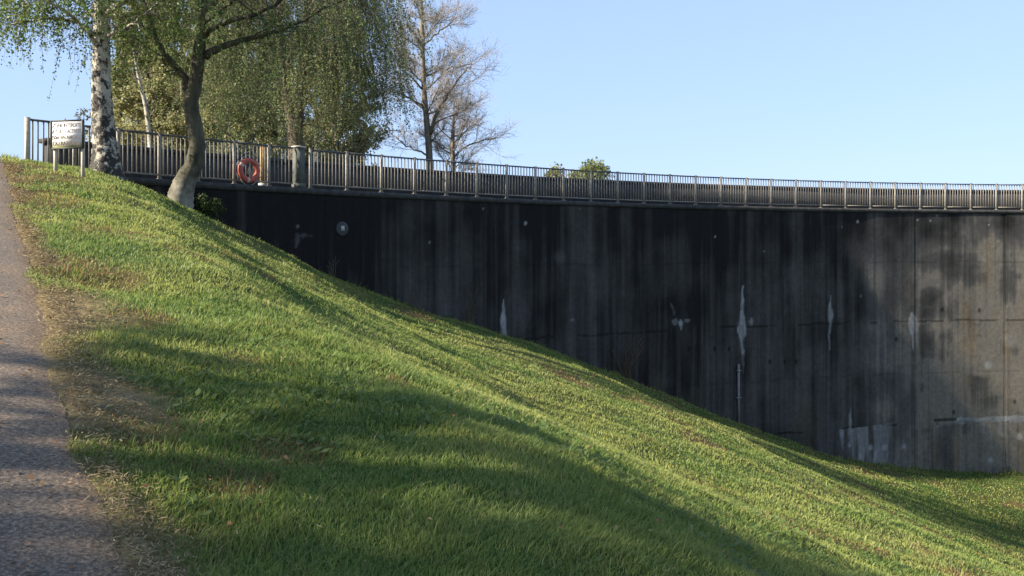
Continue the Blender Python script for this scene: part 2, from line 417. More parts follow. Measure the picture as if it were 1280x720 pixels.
E1 = np.stack([np.cos(a2), np.sin(a2), g.normal(0, .22, n)], 1) * ln[:, None]; E2 = np.stack([-np.sin(a2), np.cos(a2), g.normal(0, .2, n)], 1) * wd2[:, None]
P2 = np.stack([X2, Y2, Z2], 1)
V2 = np.stack([P2 - E1 - E2, P2 - E1 * .2 + E2, P2 + E1, P2 + E1 * .2 - E2 * 1.4], 1)
c2 = mix(np.array([.17, .105, .05])[None], np.array([.46, .36, .19])[None], g.random(n)) * (.4 + .8 * g.random(n))[:, None]
bf.add(V2.reshape(-1, 3), np.arange(4 * n).reshape(-1, 4), 0, np.repeat(c2, 4, 0)); n = n0
bf.add(V.reshape(-1, 3), np.arange(4 * n).reshape(-1, 4), 0, np.repeat(c, 4, 0))
tag(bf.build('fallen_leaves', M['litter']), 'dry brown fallen leaves scattered over turf and path verge', 'leaves', kind='stuff')

# ------------------------------------------------------------------ the dam
PH0, PH1 = -.468, .78
DECK = 1.66
dam = thing('dam', (*arc(0., 46.4), 0), 'tall curved dark stained concrete dam wall crossing the valley', 'dam')
aw = np.arange(PH0 * 45, PH1 * 45, .042); zw = np.arange(-12.2, 1.481, .045); zw[-1] = 1.49
A, Zw = np.meshgrid(aw, zw)
WX, WY = arc(A / 45, 44.95)
# --- stain map of the face (algae curtains, lime runs, joints, sunlit right end), in arc length A and height Z
def dome(a0, z0, ra, rz):                       # soft ellipse
    return np.clip(1 - np.hypot((A - a0) / ra, (Zw - z0) / rz), 0, 1)
a_r = wall_at(1148, 400)[0]
st = fbm(A * 1.6, Zw * .10, 201, 4); st2 = fbm(A * 4.5, Zw * .16, 211, 4); st3 = fbm(A * .5, Zw * .05, 221, 3); bl = fbm(A * .9, Zw * .9, 231, 5)
fine = fbm(A * 9, Zw * 9, 241, 3)
lightness = .28 + .9 * (st - .5) + .78 * (st2 - .5) + .35 * (fbm(A * 11, Zw * .22, 216, 3) - .5) + .8 * (st3 - .5) + .65 * (bl - .5)
# algae is thickest under the crest and to the left; the lower wall is greyer, the right-hand end greyer and painted brighter as if sunlit
lightness += .16 * sstep(-1.0, -6.5, Zw + (st - .5) * 5)
lightness += .42 * sstep(a_r - 10, a_r + 2, A + (bl - .5) * 4) * sstep(1.2, -.6, Zw + (st2 - .5) * 3)
lightness -= .24 * sstep(-1.6, 1.2, Zw + (st - .5) * 3.4) * sstep(a_r + 3, a_r - 2, A)
lightness -= .20 * sstep(-6, -14, A)
panel = np.floor((A - wall_at(922, 400)[0]) / 4.28)
lightness += (_h(panel, panel * 0 + 3, 5) - .5) * .06 * (A > 4)
right = sstep(a_r - .05, a_r + .05, A)
lightness += right * .12 + .36 * sstep(a_r - 3.5, a_r + 4.5, A + (bl - .5) * 5)  # paler right panel, with its grazing sunlight painted into the tone
lightness += right * .9 * (fbm(A * .55, Zw * 1.6, 251, 4) - .5)
lightness -= right * .45 * sstep(.55, .75, fbm(A * .7 + 3, Zw * .5, 261, 4))
lightness = np.clip(lightness, 0, 1.25)
cw = mix(np.array([.0095, .0088, .0082]), np.array([.090, .084, .075]), lightness)
cw = mix(cw, np.array([.16, .14, .112]), sstep(.9, 1.3, lightness + right * .1))
# crisp thin run-off streaks, dark and pale
run = fbm(A * 7.5, Zw * .11, 421, 3)
cw *= (1 - .2 * sstep(.60, .66, run))[..., None]
cw = mix(cw, np.array([.12, .113, .10]), (.16 - .1 * right) * sstep(.66, .71, fbm(A * 9 + 4, Zw * .16, 425, 3)) * sstep(1.2, -1.5, Zw))
# rusty and mossy tints
cw = mix(cw, np.array([.16, .11, .055]), sstep(.62, .8, fbm(A * 1.1 + 5, Zw * .35, 271, 4)) * .55 * sstep(a_r - 3, a_r + 4, A))
cw = mix(cw, np.array([.07, .062, .036]), sstep(.55, .75, fbm(A * .6, Zw * .5, 281, 4)) * .55 * sstep(-2, -7, Zw))
# pour joints: verticals every 4.28 m, and level lift lines
jv = np.abs((A - wall_at(922, 400)[0]) / 4.28 - np.round((A - wall_at(922, 400)[0]) / 4.28)) * 4.28
jn = sstep(wall_at(860, 400)[0], wall_at(925, 400)[0], A) * .75 + .12
cw *= (1 - .6 * jn * (jv < .03) * (.5 + fbm(A * 0, Zw * .9, 293, 2)))[..., None]
cw *= (1 - .35 * sstep(.35, .0, jv) * jn * (fbm(A * 0, Zw * .6, 291, 2) > .45))[..., None]
zl = wall_at(1220, 400)[1]; zl2 = wall_at(1220, 527)[1]
for zz, tone in ((zl, .45), (zl2, .35), (-.55, .8), (-5.2, .8)):
    wob = (fbm(A * 1.2, A * 0, 301, 3) - .5) * .12
    cw *= (1 - (1 - tone) * (np.abs(Zw - zz - wob) < .035) * (fbm(A * .8, A * 0 + zz, 311, 3) > .42))[..., None]
white = np.zeros_like(A)
def lens(u, vtop, vmid, vbot, px, k=1.0, skew=0):          # pale lime run, widest at vmid
    global white
    a0, zt = wall_at(u, vtop); _, zm = wall_at(u, vmid); _, zb = wall_at(u, vbot)
    half = px / F * 33 / 2
    t = np.where(Zw > zm, (zt - Zw) / (zt - zm), (Zw - zb) / (zm - zb + 1e-6)); t = np.clip(t, 0, 1)
    ins = (Zw < zt) & (Zw > zb)
    cx = a0 + skew * (zt - Zw) + (fbm(A * 0, Zw * 1.7, 321, 3) - .5) * .1 + (fbm(A * 9, Zw * 3, 323, 3) - .5) * .16
    w = half * t ** 1.2 * (.8 + .5 * fbm(A * 0 + u, Zw * 5, 331, 2))
    white = np.maximum(white, k * ins * sstep(w + .05, np.maximum(w - .05, 0), np.abs(A - cx)) * (w > .008) * (.25 + 1.2 * fbm(A * 8, Zw * 2.2, 341, 4)))
lens(928, 352, 412, 446, 11, 1.05); lens(929, 430, 450, 470, 4, .4)
lens(1038, 366, 392, 420, 8, .9); lens(1037, 400, 415, 445, 3, .45)
lens(630, 370, 424, 428, 11, 1.0)
lens(1141, 390, 397, 440, 12, .75); lens(1146, 396, 405, 432, 7, .5)
lens(851, 398, 403, 414, 8, .8); lens(844, 398, 401, 408, 10, .5); lens(860, 398, 400, 404, 14, .4)
lens(939, 396, 402, 408, 7, .6); lens(1062, 505, 530, 538, 5, .7)
lens(838, 376, 384, 398, 3, .35, .35)
lens(716, 398, 400, 402, 7, .45); lens(655, 370, 395, 420, 20, .06)
lens(380, 292, 294, 297, 26, .2); lens(370, 290, 300, 312, 4, .25)
# chalky wash and lime pocks at the foot of the wall
a0, z0 = wall_at(1047, 538); a1, _ = wall_at(1100, 538); _, zb = wall_at(1075, 565)
zt = z0 + .06 * (A - a0)
wash = (A > a0) & (A < a1 + .9) & (Zw < zt) & (Zw > zb - .6)
stripes = sstep(.36, .6, fbm(A * 4.2, Zw * .3, 351, 4)) * (.35 + 1.1 * fbm(A * 6, Zw * 2, 353, 4))
white = np.maximum(white, wash * stripes * .8 * sstep(a1 + 1.2, a1 - .5, A) * sstep(a0 - .02, a0 + .1, A - .25 * (zt - Zw)))
a0 = wall_at(1162, 530)[0]; zt = wall_at(1200, 527)[1]
ledge = (A > a0) * (np.abs(Zw - zt - .05) < .05 + .12 * fbm(A * 2, A * 0, 361, 2)) * sstep(a0 + .2, a0 + 1.6, A + (fbm(A * 2, A * 0, 365, 2) - .5))
white = np.maximum(white, ledge * (.25 + .7 * fbm(A * 4, Zw * 6, 371, 3)))
drips = (A > a0) & (Zw < zt) & (Zw > zt - 1.1 * fbm(A * 2.3, A * 0, 381, 2))
white = np.maximum(white, drips * .35 * sstep(.55, .7, fbm(A * 5, Zw * .3, 391, 3)))
for u_, v_, rp, k_ in ((1062, 556, 4.5, .8), (1087, 560, 5.5, .8), (1106, 559, 5.5, .95), (1130, 558, 5.5, .95), (1238, 575, 6.5, 1.), (1274, 546, 5, .7), (1235, 456, 7, .65), (1262, 425, 12, .28),
                       (657, 279, 2, 1.), (894, 296, 1.6, .9), (955, 314, 1.5, .9), (1087, 346, 1.5, .8), (1072, 277, 2, .9), (1052, 284, 1.6, .8), (1147, 275, 1.6, .8), (1163, 276, 1.8, .8),
                       (1184, 265, 2, 1), (1236, 281, 1.6, .8), (1076, 370, 1.5, .5), (604, 261, 1.5, .6), (725, 261, 1.6, .5), (537, 303, 1.5, .6), (1171, 270, 1.3, .8), (1230, 325, 5, .3), (700, 322, 12, .12), (1110, 456, 2, .4), (372, 283, 1.8, .5)):
    a0, z0 = wall_at(u_, v_); rad = rp / F * 35
    dd = np.hypot(A - a0, Zw - z0) / rad + (bl - .5) * 1.0 + (fine - .5) * .5
    white = np.maximum(white, k_ * sstep(1.05, .35, dd))
cw = mix(cw, np.array([.27, .267, .255]), np.clip(white, 0, 1))
# form-tie holes and old bolts
for u_, v_ in ((962, 452), (981, 452), (995, 452), (1224, 388), (1178, 387), (861, 436), (893, 436), (911, 436), (1192, 515), (1268, 502), (1120, 424)):
    a0, z0 = wall_at(u_, v_)
    cw *= (1 - .7 * sstep(.11, .05, np.hypot(A - a0, (Zw - z0) * .8)))[..., None]
a0, z0 = wall_at(1182, 525)
cw *= (1 - .7 * ((np.abs(A - a0) < .55) & (np.abs(Zw - z0) < .07)))[..., None]
cw = np.clip(cw * (1 + .5 * (fine - .5))[..., None], .006, .6)
bf = Buf(); n1, n2 = A.shape
ii = np.arange(n1 - 1)[:, None] * n2 + np.arange(n2 - 1)[None]
relief = (bl - .5) * .02 - .012 * (jv < .04) + .01 * (panel % 2) * (A > 4)
WX, WY = arc(A / 45, 44.95 - relief)
bf.add(np.stack([WX, WY, Zw], -1).reshape(-1, 3), np.stack([ii, ii + 1, ii + n2 + 1, ii + n2], -1).reshape(-1, 4), 0, cw.reshape(-1, 3))
# body: back face, ends and top
ph = np.linspace(PH0, PH1, 120)
def ring_band(bf, ph, r0, r1, z0, z1, mat=0, col=(.1, .1, .1)):   # solid curved bar
    n = len(ph); vs = []
    for r_, z_ in ((r0, z0), (r1, z0), (r1, z1), (r0, z1)):
        x, y = arc(ph, r_); vs.append(np.stack([x, y, np.full(n, z_)], 1))
    V = np.concatenate(vs); fs = []
    for a_ in range(4):
        b_ = (a_ + 1) % 4
        i = np.arange(n - 1); fs.append(np.stack([a_ * n + i, a_ * n + i + 1, b_ * n + i + 1, b_ * n + i], 1))
    bf.add(V, np.concatenate(fs), mat, col)
    base = bf.n - 4 * n
    bf.f.append((np.array([[base, base + n, base + 2 * n, base + 3 * n]]), mat))
    bf.f.append((np.array([[base + n - 1, base + 4 * n - 1, base + 3 * n - 1, base + 2 * n - 1]]), mat))
ring_band(bf, ph, 45.0, 48.0, -12.2, 1.47, 0, (.07, .07, .07))
bf.build('wall_face', M['wall'], dam, False)
bf = Buf(); ring_band(bf, ph, 44.915, 45.42, 1.50, DECK); bf.build('coping', M['coping'], dam)
bf = Buf(); ring_band(bf, ph, 45.425, 47.55, 1.475, DECK - .03); bf.build('deck', M['deck'], dam)
p0 = wall_phi(62)
_px, _py = arc(_ph, 47.7); _pu = CX + F * _px / _py
pp0 = float(np.interp(60, _pu, _ph))
bf = Buf(); ring_band(bf, np.linspace(pp0, PH1, 110), 47.56, 47.98, 1.475, 2.60)
ring_band(bf, np.linspace(pp0 - .002, PH1, 110), 47.52, 48.02, 2.60, 2.70); bf.build('parapet', M['parapet'], dam)

# ------------------------------------------------------------------ railings
def railing(posts, label, top_z=2.78, end_post=False):
    x, y = arc(posts[0], 45.14)
    t = thing('railing', (x, y, DECK), label, 'railing', None)
    for i, p in enumerate(posts):
        x, y = arc(p, 45.14); tx, ty = arc(p + .001, 45.14)
        q = Buf(); hgt = top_z - 1.58
        wide = end_post and i == 0
        q.box((x, y, 1.58 + hgt / 2), (.09 if wide else .075, .07 if wide else .05, hgt), 0, (tx - x, ty - y)); q.box((x, y, top_z + .006), (.09, .065, .012), 0, (tx - x, ty - y))
        q.box((x, y, DECK + .012), (.13, .11, .024), 0, (tx - x, ty - y))
        q.build('post', M['signpost' if wide else 'rail'], t)
    tr = Buf(); brl = Buf()
    for a_, b_ in zip(posts[:-1], posts[1:]):
        m_ = max(2, int((b_ - a_) * 45 / .6) + 1)
        ring_band(tr, np.linspace(a_ + .001, b_ - .001, m_), 45.12, 45.165, top_z - .055, top_z - .01)
        ring_band(brl, np.linspace(a_ + .001, b_ - .001, m_), 45.125, 45.16, DECK + .10, DECK + .135)
        q = Buf(); nb = int(round((b_ - a_) * 45 / .115))
        for j in range(1, nb):
            p = a_ + (b_ - a_) * j / nb + random.uniform(-.00012, .00012)
            x, y = arc(p, 45.142); tx, ty = arc(p + .001, 45.142)
            q.box((x, y, (DECK + .137 + top_z - .057) / 2), (.03, .014, top_z - .057 - DECK - .137), 0, (tx - x, ty - y))
        q.build('baluster_panel', M['rail'], t)
    tr.build('top_rail', M['rail_top'], t); brl.build('bottom_rail', M['rail'], t)
    return t
lp = np.linspace(wall_phi(40), wall_phi(341), 7)
railing(lp, 'grey metal railing with upright bars behind the two front birches, left of concrete pillar', end_post=True)
rp = [wall_phi(393)]
while rp[-1] < PH1 - 1.25 / 45: rp.append(rp[-1] + 1.2 / 45)
railing(rp, 'long grey metal railing with upright bars on the dam crest, right of concrete pillar')
# short linking rail between timber post and pillar
q = [wall_phi(343.5), wall_phi(371)]
t = thing('railing', (*arc(q[0], 45.14), DECK), 'short single bay of bars between timber post and concrete pillar', 'railing')
tr = Buf(); ring_band(tr, np.linspace(q[0], q[1], 3), 45.12, 45.165, 2.725, 2.77); tr.build('top_rail', M['rail_top'], t)
tr = Buf(); ring_band(tr, np.linspace(q[0], q[1], 3), 45.125, 45.16, DECK + .1, DECK + .135); tr.build('bottom_rail', M['rail'], t)
bq = Buf()
for j in range(1, 6):
    p = q[0] + (q[1] - q[0]) * j / 6; x, y = arc(p, 45.142); tx, ty = arc(p + .001, 45.142)
    bq.box((x, y, 2.26), (.024, .014, .93), 0, (tx - x, ty - y))
bq.build('baluster_panel', M['rail'], t)

# concrete pillar on the crest, with a cap
p = wall_phi(378); x, y = arc(p, 45.13); tx, ty = arc(p + .001, 45.13)
t = thing('pillar', (x, y, DECK), 'grey concrete pillar with flat pale cap standing in the railing line', 'pillar')
q = Buf(); q.box((x, y, (1.66 + 2.76) / 2), (.25, .22, 1.10), 0, (tx - x, ty - y)); q.box((x, y, 1.73), (.29, .26, .13), 0, (tx - x, ty - y)); q.build('shaft', plain('pillar_concrete', (.06, .065, .055), (.13, .132, .11), 7, .9, .3), t)
q = Buf(); q.box((x, y, 2.785), (.31, .28, .045), 0, (tx - x, ty - y)); q.build('cap', M['signpost'], t)
# timber post
p = wall_phi(338); x, y = arc(p, 45.3); tx, ty = arc(p + .001, 45.3)
t = thing('timber_post', (x, y, DECK), 'brown weathered timber post with pale foot beside the lifebuoy', 'post')
q = Buf(); q.box((x, y, 2.2), (.12, .12, 1.02), 0, (tx - x, ty - y)); q.box((x, y, 2.725), (.11, .09, .03), 0, (tx - x, ty - y)); q.build('shaft', M['timber'], t)
q = Buf(); q.box((x, y, DECK + .09 - .06), (.19, .17, .12), 0, (tx - x, ty - y)); q.build('foot', M['pale'], t)

# ------------------------------------------------------------------ lifebuoy on the railing
p = wall_phi(312); x, y = arc(p, 44.98); c = at(312.5, 213, float(y)); c[0] = x; c[1] = y
tx, ty = arc(p + .001, 44.98); T = np.array([tx - x, ty - y, 0]); T /= np.linalg.norm(T); Zu = np.array([0, 0, 1.]); Nn = np.cross(T, Zu)
t = thing('lifebuoy', c, 'faded red lifebuoy ring hanging on the railing', 'lifebuoy')
q = Buf(); K = 48; k2 = 14; Rr, rt = .252, .075
th = np.arange(K) / K * 2 * math.pi; ph_ = np.arange(k2) / k2 * 2 * math.pi
ctr = (T[None] * np.cos(th)[:, None] + Zu[None] * np.sin(th)[:, None])
VV = c + ctr[:, None] * (Rr + rt * np.cos(ph_))[None, :, None] + Nn[None, None] * (rt * .8 * np.sin(ph_))[None, :, None]
i = np.arange(K)[:, None]; j = np.arange(k2)[None]; fc = np.stack([i * k2 + j, ((i + 1) % K) * k2 + j, ((i + 1) % K) * k2 + (j + 1) % k2, i * k2 + (j + 1) % k2], -1).reshape(-1, 4)
q.add(VV.reshape(-1, 3), fc); ring_o = q.build('ring', M['ring'], t, True)
for a0 in (math.radians(150), math.radians(262)):  # highlights at upper left and bottom, painted as pale bands
    q = Buf(); aa = np.linspace(a0 - .13, a0 + .13, 6)
    ctr = (T[None] * np.cos(aa)[:, None] + Zu[None] * np.sin(aa)[:, None])
    VV = c + ctr[:, None] * (Rr + (rt + .004) * np.cos(ph_))[None, :, None] + Nn[None, None] * ((rt * .8 + .004) * np.sin(ph_))[None, :, None]
    i = np.arange(5)[:, None]; fc = np.stack([i * k2 + j, (i + 1) * k2 + j, (i + 1) * k2 + (j + 1) % k2, i * k2 + (j + 1) % k2], -1).reshape(-1, 4)
    q.add(VV.reshape(-1, 3), fc); q.build('band', M['ringband'], t, True)
q = Buf()
for a0 in np.arange(4) * math.pi / 2 + .75:
    aa = np.linspace(a0, a0 + math.pi / 2, 9); rad = Rr + rt + .012 + .05 * np.sin((aa - a0) * 2)
    q.tube(c + (T[None] * np.cos(aa)[:, None] + Zu[None] * np.sin(aa)[:, None]) * rad[:, None], .008, 5)
for a_, b_ in (((-.06, -.06), (0, .12)), ((.07, -.16), (0, .12)), ((0, .12), (.02, .2)), ((-.06, -.06), (.05, -.17))):
    q.tube([c + T * a_[0] + Zu * a_[1] + Nn * .03, c + T * b_[0] + Zu * b_[1] + Nn * .03], .014, 6)
q.build('rope', M['rope'], t)

# ------------------------------------------------------------------ small fittings on the dam face
p = wall_phi(427.5); x, y = arc(p, 44.94); c = at(427.5, 286, float(y)); tx, ty = arc(p + .001, 44.94); T = np.array([tx - x, ty - y, 0]); T /= np.linalg.norm(T); Nn = np.cross(T, Zu)
t = thing('marker_plate', c, 'round grey patch with small pale square plate high on the dam wall', 'plate')
q = Buf(); q.lathe([(0, .03), (.16, .03), (.2, .022), (.21, -.03)], c, T, Zu, Nn, 28); q.build('disc', M['greyplate'], t)
q = Buf(); q.box(c + Nn * .036 + Zu * .01, (.11, .02, .14), 0, T[:2]); q.build('plate', M['pale'], t)
p = wall_phi(922); x, y = arc(p, 44.89); zt = wall_at(922, 455)[1]; zb = gz(x, y) - .1
q = Buf(); q.tube([(x, y, zb), (x, y, zt)], .045, 10)
tx, ty = arc(p + .001, 44.89)
for zz in (zt - .25, zt - 1.3): q.box((x, y, zz), (.16, .1, .05), 0, (tx - x, ty - y))
tag(q.build('drain_pipe', M['pipe'], None, True), 'thin pale upright pipe fixed low on the dam face', 'pipe')

# ------------------------------------------------------------------ warning sign
ys = 15.3
pl = at(65.5, 222, ys); pr = at(103, 232, ys); RT = math.radians(13)
sx_ = np.array([math.cos(RT), -math.sin(RT), 0]); sn = np.array([-math.sin(RT), -math.cos(RT), 0])   # along the board, and out of its face
t = thing('warning_sign', (pl[0], ys, gz(pl[0], ys)), 'white lettered warning board on two pale posts beside the path', 'sign')
bc = at(84, 168, ys); bw, bh = .61, .46
q = Buf(); q.box(bc, (bw, .024, bh), 0, sx_); q.build('board', M['sign'], t)
q = Buf()
for sg in (-1, 1): q.box(bc + sx_ * sg * (bw / 2 + .009), (.018, .05, bh + .036), 0, sx_)
for sg in (-1, 1): q.box(bc + np.array([0, 0, sg * (bh / 2 + .009)]), (bw, .05, .018), 0, sx_)
q.build('edge_trim', M['frame'], t)
for sg in (-1, 1):
    pt = bc + sx_ * sg * .275 - sn * .048
    zg = gz(pt[0], pt[1]); q = Buf(); ztop = bc[2] + .15
    q.box((pt[0], pt[1], (zg - .15 + ztop) / 2), (.045, .045, ztop - zg + .15), 0, sx_); q.build('post', M['signpost'], t)
fo = bc + sn * .0145
for i, line in enumerate(('ZONE INTERDITE', 'A TOUTE ACTIVITE', '50m EN AMONT', 'DU BARRAGE')):
    cu = bpy.data.curves.new('lettering', 'FONT'); cu.body = line; cu.size = .092; cu.align_x = 'CENTER'; cu.align_y = 'CENTER'; cu.extrude = .001; cu.offset = .0016; cu.space_word = .8
    to = bpy.data.objects.new('tmp', cu); COL.objects.link(to); bpy.context.view_layer.update()
    me = bpy.data.meshes.new_from_object(to.evaluated_get(bpy.context.evaluated_depsgraph_get())); bpy.data.objects.remove(to)
    me.materials.clear(); me.materials.append(M['black'])
    lo = bpy.data.objects.new('lettering', me); COL.objects.link(lo); lo.parent = t
    xs = [v_.co.x for v_ in me.vertices]
    lo.location = (fo[0] - t.location.x, fo[1] - t.location.y, bc[2] + .155 - i * .104 - t.location.z)
    lo.rotation_euler = (math.pi / 2, 0, -RT); lo.scale = (min(1., .57 / (max(xs) - min(xs))), .98, 1)

# ------------------------------------------------------------------ trees
def smooth_line(P, n):
    P = np.asarray(P, float); t = np.linspace(0, 1, len(P)); tt = np.linspace(0, 1, n)
    out = np.stack([np.interp(tt, t, P[:, k]) for k in range(3)], 1)
    if n > 8:
        k = np.array([.25, .5, .25]); o = out.copy()
        for _ in range(2):
            o[1:-1] = .25 * o[:-2] + .5 * o[1:-1] + .25 * o[2:]
        out = o
    return out
def rnd_dir(g): 
    v = g.normal(0, 1, 3); return v / np.linalg.norm(v)
def limb(g, p, d, L, n, wob, trop):
    d = np.asarray(d, float) / np.linalg.norm(d); pts = [np.array(p, float)]; st = L / n
    for i in range(n):
        d = d + g.normal(0, wob, 3) + np.array([0, 0, trop]); d /= np.linalg.norm(d)
        pts.append(pts[-1] + d * st)
    return np.array(pts)
def leaves(bf, P, size, cols, g, mat=1, droop=.5, fold=.0):
    P = np.asarray(P); n = len(P)
    if n == 0: return
    a = rng_dirs(g, n); a[:, 2] -= droop; a /= np.linalg.norm(a, axis=1)[:, None]
    b = np.cross(a, rng_dirs(g, n)); b /= np.linalg.norm(b, axis=1)[:, None] + 1e-9
    sz = size * (.65 + .7 * g.random(n))[:, None]
    V = np.stack([P, P + a * sz * .45 + b * sz * .36, P + a * sz, P + a * sz * .45 - b * sz * .36], 1)
    bf.add(V.reshape(-1, 3), np.arange(4 * n).reshape(-1, 4), mat, np.repeat(cols, 4, 0))
def rng_dirs(g, n):
    v = g.normal(0, 1, (n, 3)); return v / np.linalg.norm(v, axis=1)[:, None]
def leaf_cols(g, P, ca, cb, seed):
    P = np.asarray(P); k = fbm(P[:, 0] * 1.3 + P[:, 1] * .7, P[:, 2] * 1.3 + P[:, 1] * .4, seed, 3)
    t = np.clip(.5 + (k - .5) * 2.2 + g.normal(0, .22, len(P)), 0, 1)
    return mix(np.array(ca)[None], np.array(cb)[None], t) * (.75 + .5 * g.random(len(P)))[:, None]

def weeping_tree(name, label, cat, base, trunks, limbs, bark, seed, leaf=.06, ca=(.03, .06, .015), cb=(.09, .13, .03), nlimb=14,
                 limb_len=(2.0, 3.2), hz=(3.0, 9.0), zmin=3.6, strand=(.8, 2.2), nsub=7, nstr=8, lsp=.075, reach=None, bias=None, group=None, twig_r=.0035, ztop=5.2):
    """trunks/limbs: lists of (points, radii); strands of small leaves hang from the limbs down to about zmin."""
    g = np.random.default_rng(seed)
    t = thing(name, base, label, cat, group)
    tb = Buf(); cb_ = Buf(); bases = []
    for P, rad in trunks:
        n = 110; L = smooth_line(P, n); rr = np.interp(np.linspace(0, 1, n), np.linspace(0, 1, len(rad)), rad)
        tb.tube(L, rr, 16, 0, None, .06); 
        bases.append((L, rr))
    allimbs = []
    for P, rad in limbs:
        n = 16; L = smooth_line(P, n); L[1:-1] += g.normal(0, .02, (n - 2, 3)); rr = np.linspace(rad[0], rad[1], n)
        tb.tube(L, rr, 8, 0, None, .06); allimbs.append(L)
    main, mr_ = bases[0]
    for i in range(nlimb):
        Lb, rb = bases[i % len(bases)] if len(bases) > 1 else bases[0]
        zt = hz[0] + (hz[1] - hz[0]) * (i + g.random()) / nlimb
        k = int(np.argmin(np.abs(Lb[:, 2] - zt))); p = Lb[k]
        az = i * 2.399 + g.normal(0, .3)
        if bias is not None and g.random() < bias[1]: az = bias[0] + g.normal(0, .5)
        top = (zt - hz[0]) / (hz[1] - hz[0] + 1e-6)
        LL = (limb_len[0] + (limb_len[1] - limb_len[0]) * g.random()) * (1 - .45 * top)
        d = np.array([math.cos(az), math.sin(az), .65 + .5 * top])
        L = limb(g, p, d, LL, 8, .12, -.05); r0 = min(rb[k] * .5, .02 + .018 * LL)
        tb.tube(L, np.linspace(r0, .012, len(L)), 6, 0, None, .05); allimbs.append(L)
    leafp = []
    for L in allimbs:
        n = len(L); Ln = np.linalg.norm(L[-1] - L[0])
        for j in range(nsub):
            f = .25 + .75 * (j + g.random()) / nsub; k = min(n - 1, int(f * n)); p = L[k]
            out = L[k] - main[int(np.argmin(np.abs(main[:, 2] - L[k][2])))]; out[2] = 0; out /= np.linalg.norm(out) + 1e-6
            d = out * .8 + rnd_dir(g) * .9; d[2] = abs(d[2]) * .5 + .1
            sb = limb(g, p, d, g.uniform(.4, 1.0) * (.4 + .28 * Ln), 5, .18, -.13)
            tb.tube(sb, np.linspace(.014, .006, len(sb)), 4, 0, cap=False)
            for q_ in range(nstr):
                sp_ = sb[1 + int(g.integers(0, 5))] + g.normal(0, .03, 3)
                if sp_[2] > ztop + 2. and g.random() < .55: continue
                zend = zmin + g.exponential(.55) + .55 * (fbm(np.array([sp_[0] * 1.1]), np.array([sp_[1] * 1.1]), seed, 2)[0] - .5) * 2
                SL = min(g.uniform(*strand), max(.25, (sp_[2] - zend)))
                d = np.array([out[0] * .5, out[1] * .5, -.2]) + rnd_dir(g) * .6
                ns = 6; S_ = limb(g, sp_, d, SL, ns, .12, -.5)
                cb_.tube(S_, np.linspace(twig_r, twig_r * .6, ns + 1), 3, 0, cap=False)
                m_ = max(3, int(SL / lsp)); tt = g.random(m_) ** .8 * ns
                ki = np.minimum(tt.astype(int), ns - 1); fr = (tt - ki)[:, None]
                leafp.append(S_[ki] * (1 - fr) + S_[ki + 1] * fr + g.normal(0, .022, (m_, 3)))
    leafp = np.concatenate(leafp); leafp = leafp[g.random(len(leafp)) < np.where(leafp[:, 2] > ztop, .3, 1.)]
    leaves(cb_, leafp, leaf, leaf_cols(g, leafp, ca, cb, seed), g)
    tb.build('trunk', M[bark], t, True)
    cb_.build('crown', [M['twig'], M['leaf']], t)
    return t

def branching_tree(name, label, cat, base, trunks, limbs, bark, twig, seed, spec, leaf=0, ca=None, cb=None, per=4, group=None, nlimb=18, hz=(3, 10), limb_len=(2, 4), up=.6, trop=.03, twig_min=.004):
    g = np.random.default_rng(seed); t = thing(name, base, label, cat, group); tb = Buf(); cr = Buf(); leafp = []
    lines = []
    for P, rad in trunks:
        n = 30; L = smooth_line(P, n); rr = np.interp(np.linspace(0, 1, n), np.linspace(0, 1, len(rad)), rad)
        tb.tube(L, rr, 12, 0, None, .06); lines.append((L, rr))
    queue = []
    for P, rad in limbs:
        L = smooth_line(P, 12); L[1:-1] += g.normal(0, .03, (10, 3)); tb.tube(L, np.linspace(rad[0], rad[1], 12), 7, 0); queue.append((L, 1))
    for i in range(nlimb):
        Lb, rb = lines[i % len(lines)]
        zt = hz[0] + (hz[1] - hz[0]) * (i + g.random()) / nlimb; k = int(np.argmin(np.abs(Lb[:, 2] - zt)))
        az = i * 2.399 + g.normal(0, .4); top = (zt - hz[0]) / (hz[1] - hz[0])
        LL = g.uniform(*limb_len) * (1 - .5 * top)
        L = limb(g, Lb[k], (math.cos(az), math.sin(az), up * (.7 + .6 * top)), LL, 8, .10, trop)
        tb.tube(L, np.linspace(min(rb[k] * .55, .015 + .013 * LL), .012, 9), 5, 0); queue.append((L, 1))
    while queue:
        L, lev = queue.pop()
        if lev > len(spec): continue
        nc, lr, ang, rad = spec[lev - 1]
        n = len(L); Ln = np.sum(np.linalg.norm(np.diff(L, axis=0), axis=1))
        for j in range(nc):
            f = .2 + .8 * (j + g.random()) / nc; k = min(n - 2, int(f * (n - 1))); dirv = L[k + 1] - L[k]; dirv /= np.linalg.norm(dirv)
            d = dirv + rnd_dir(g) * ang; d[2] += .1
            nl = 5 if lev < len(spec) else 3
            S_ = limb(g, L[k], d, Ln * lr * g.uniform(.6, 1.2), nl, .14, trop)
            last = lev == len(spec)
            (cr if lev >= 2 else tb).tube(S_, np.linspace(rad, max(rad * .55, twig_min * .7), nl + 1), 3, 0, cap=False)
            queue.append((S_, lev + 1))
            if leaf and lev >= 2:
                m_ = per; ki = g.integers(0, nl, m_); fr = g.random((m_, 1))
                leafp.append(S_[ki] * (1 - fr) + S_[ki + 1] * fr + g.normal(0, .06, (m_, 3)))
    if leaf:
        leafp = np.concatenate(leafp); leaves(cr, leafp, leaf, leaf_cols(g, leafp, ca, cb, seed), g)
    tb.build('trunk', M[bark], t, True); cr.build('crown', [M[twig], M['leaf']], t)
    return t

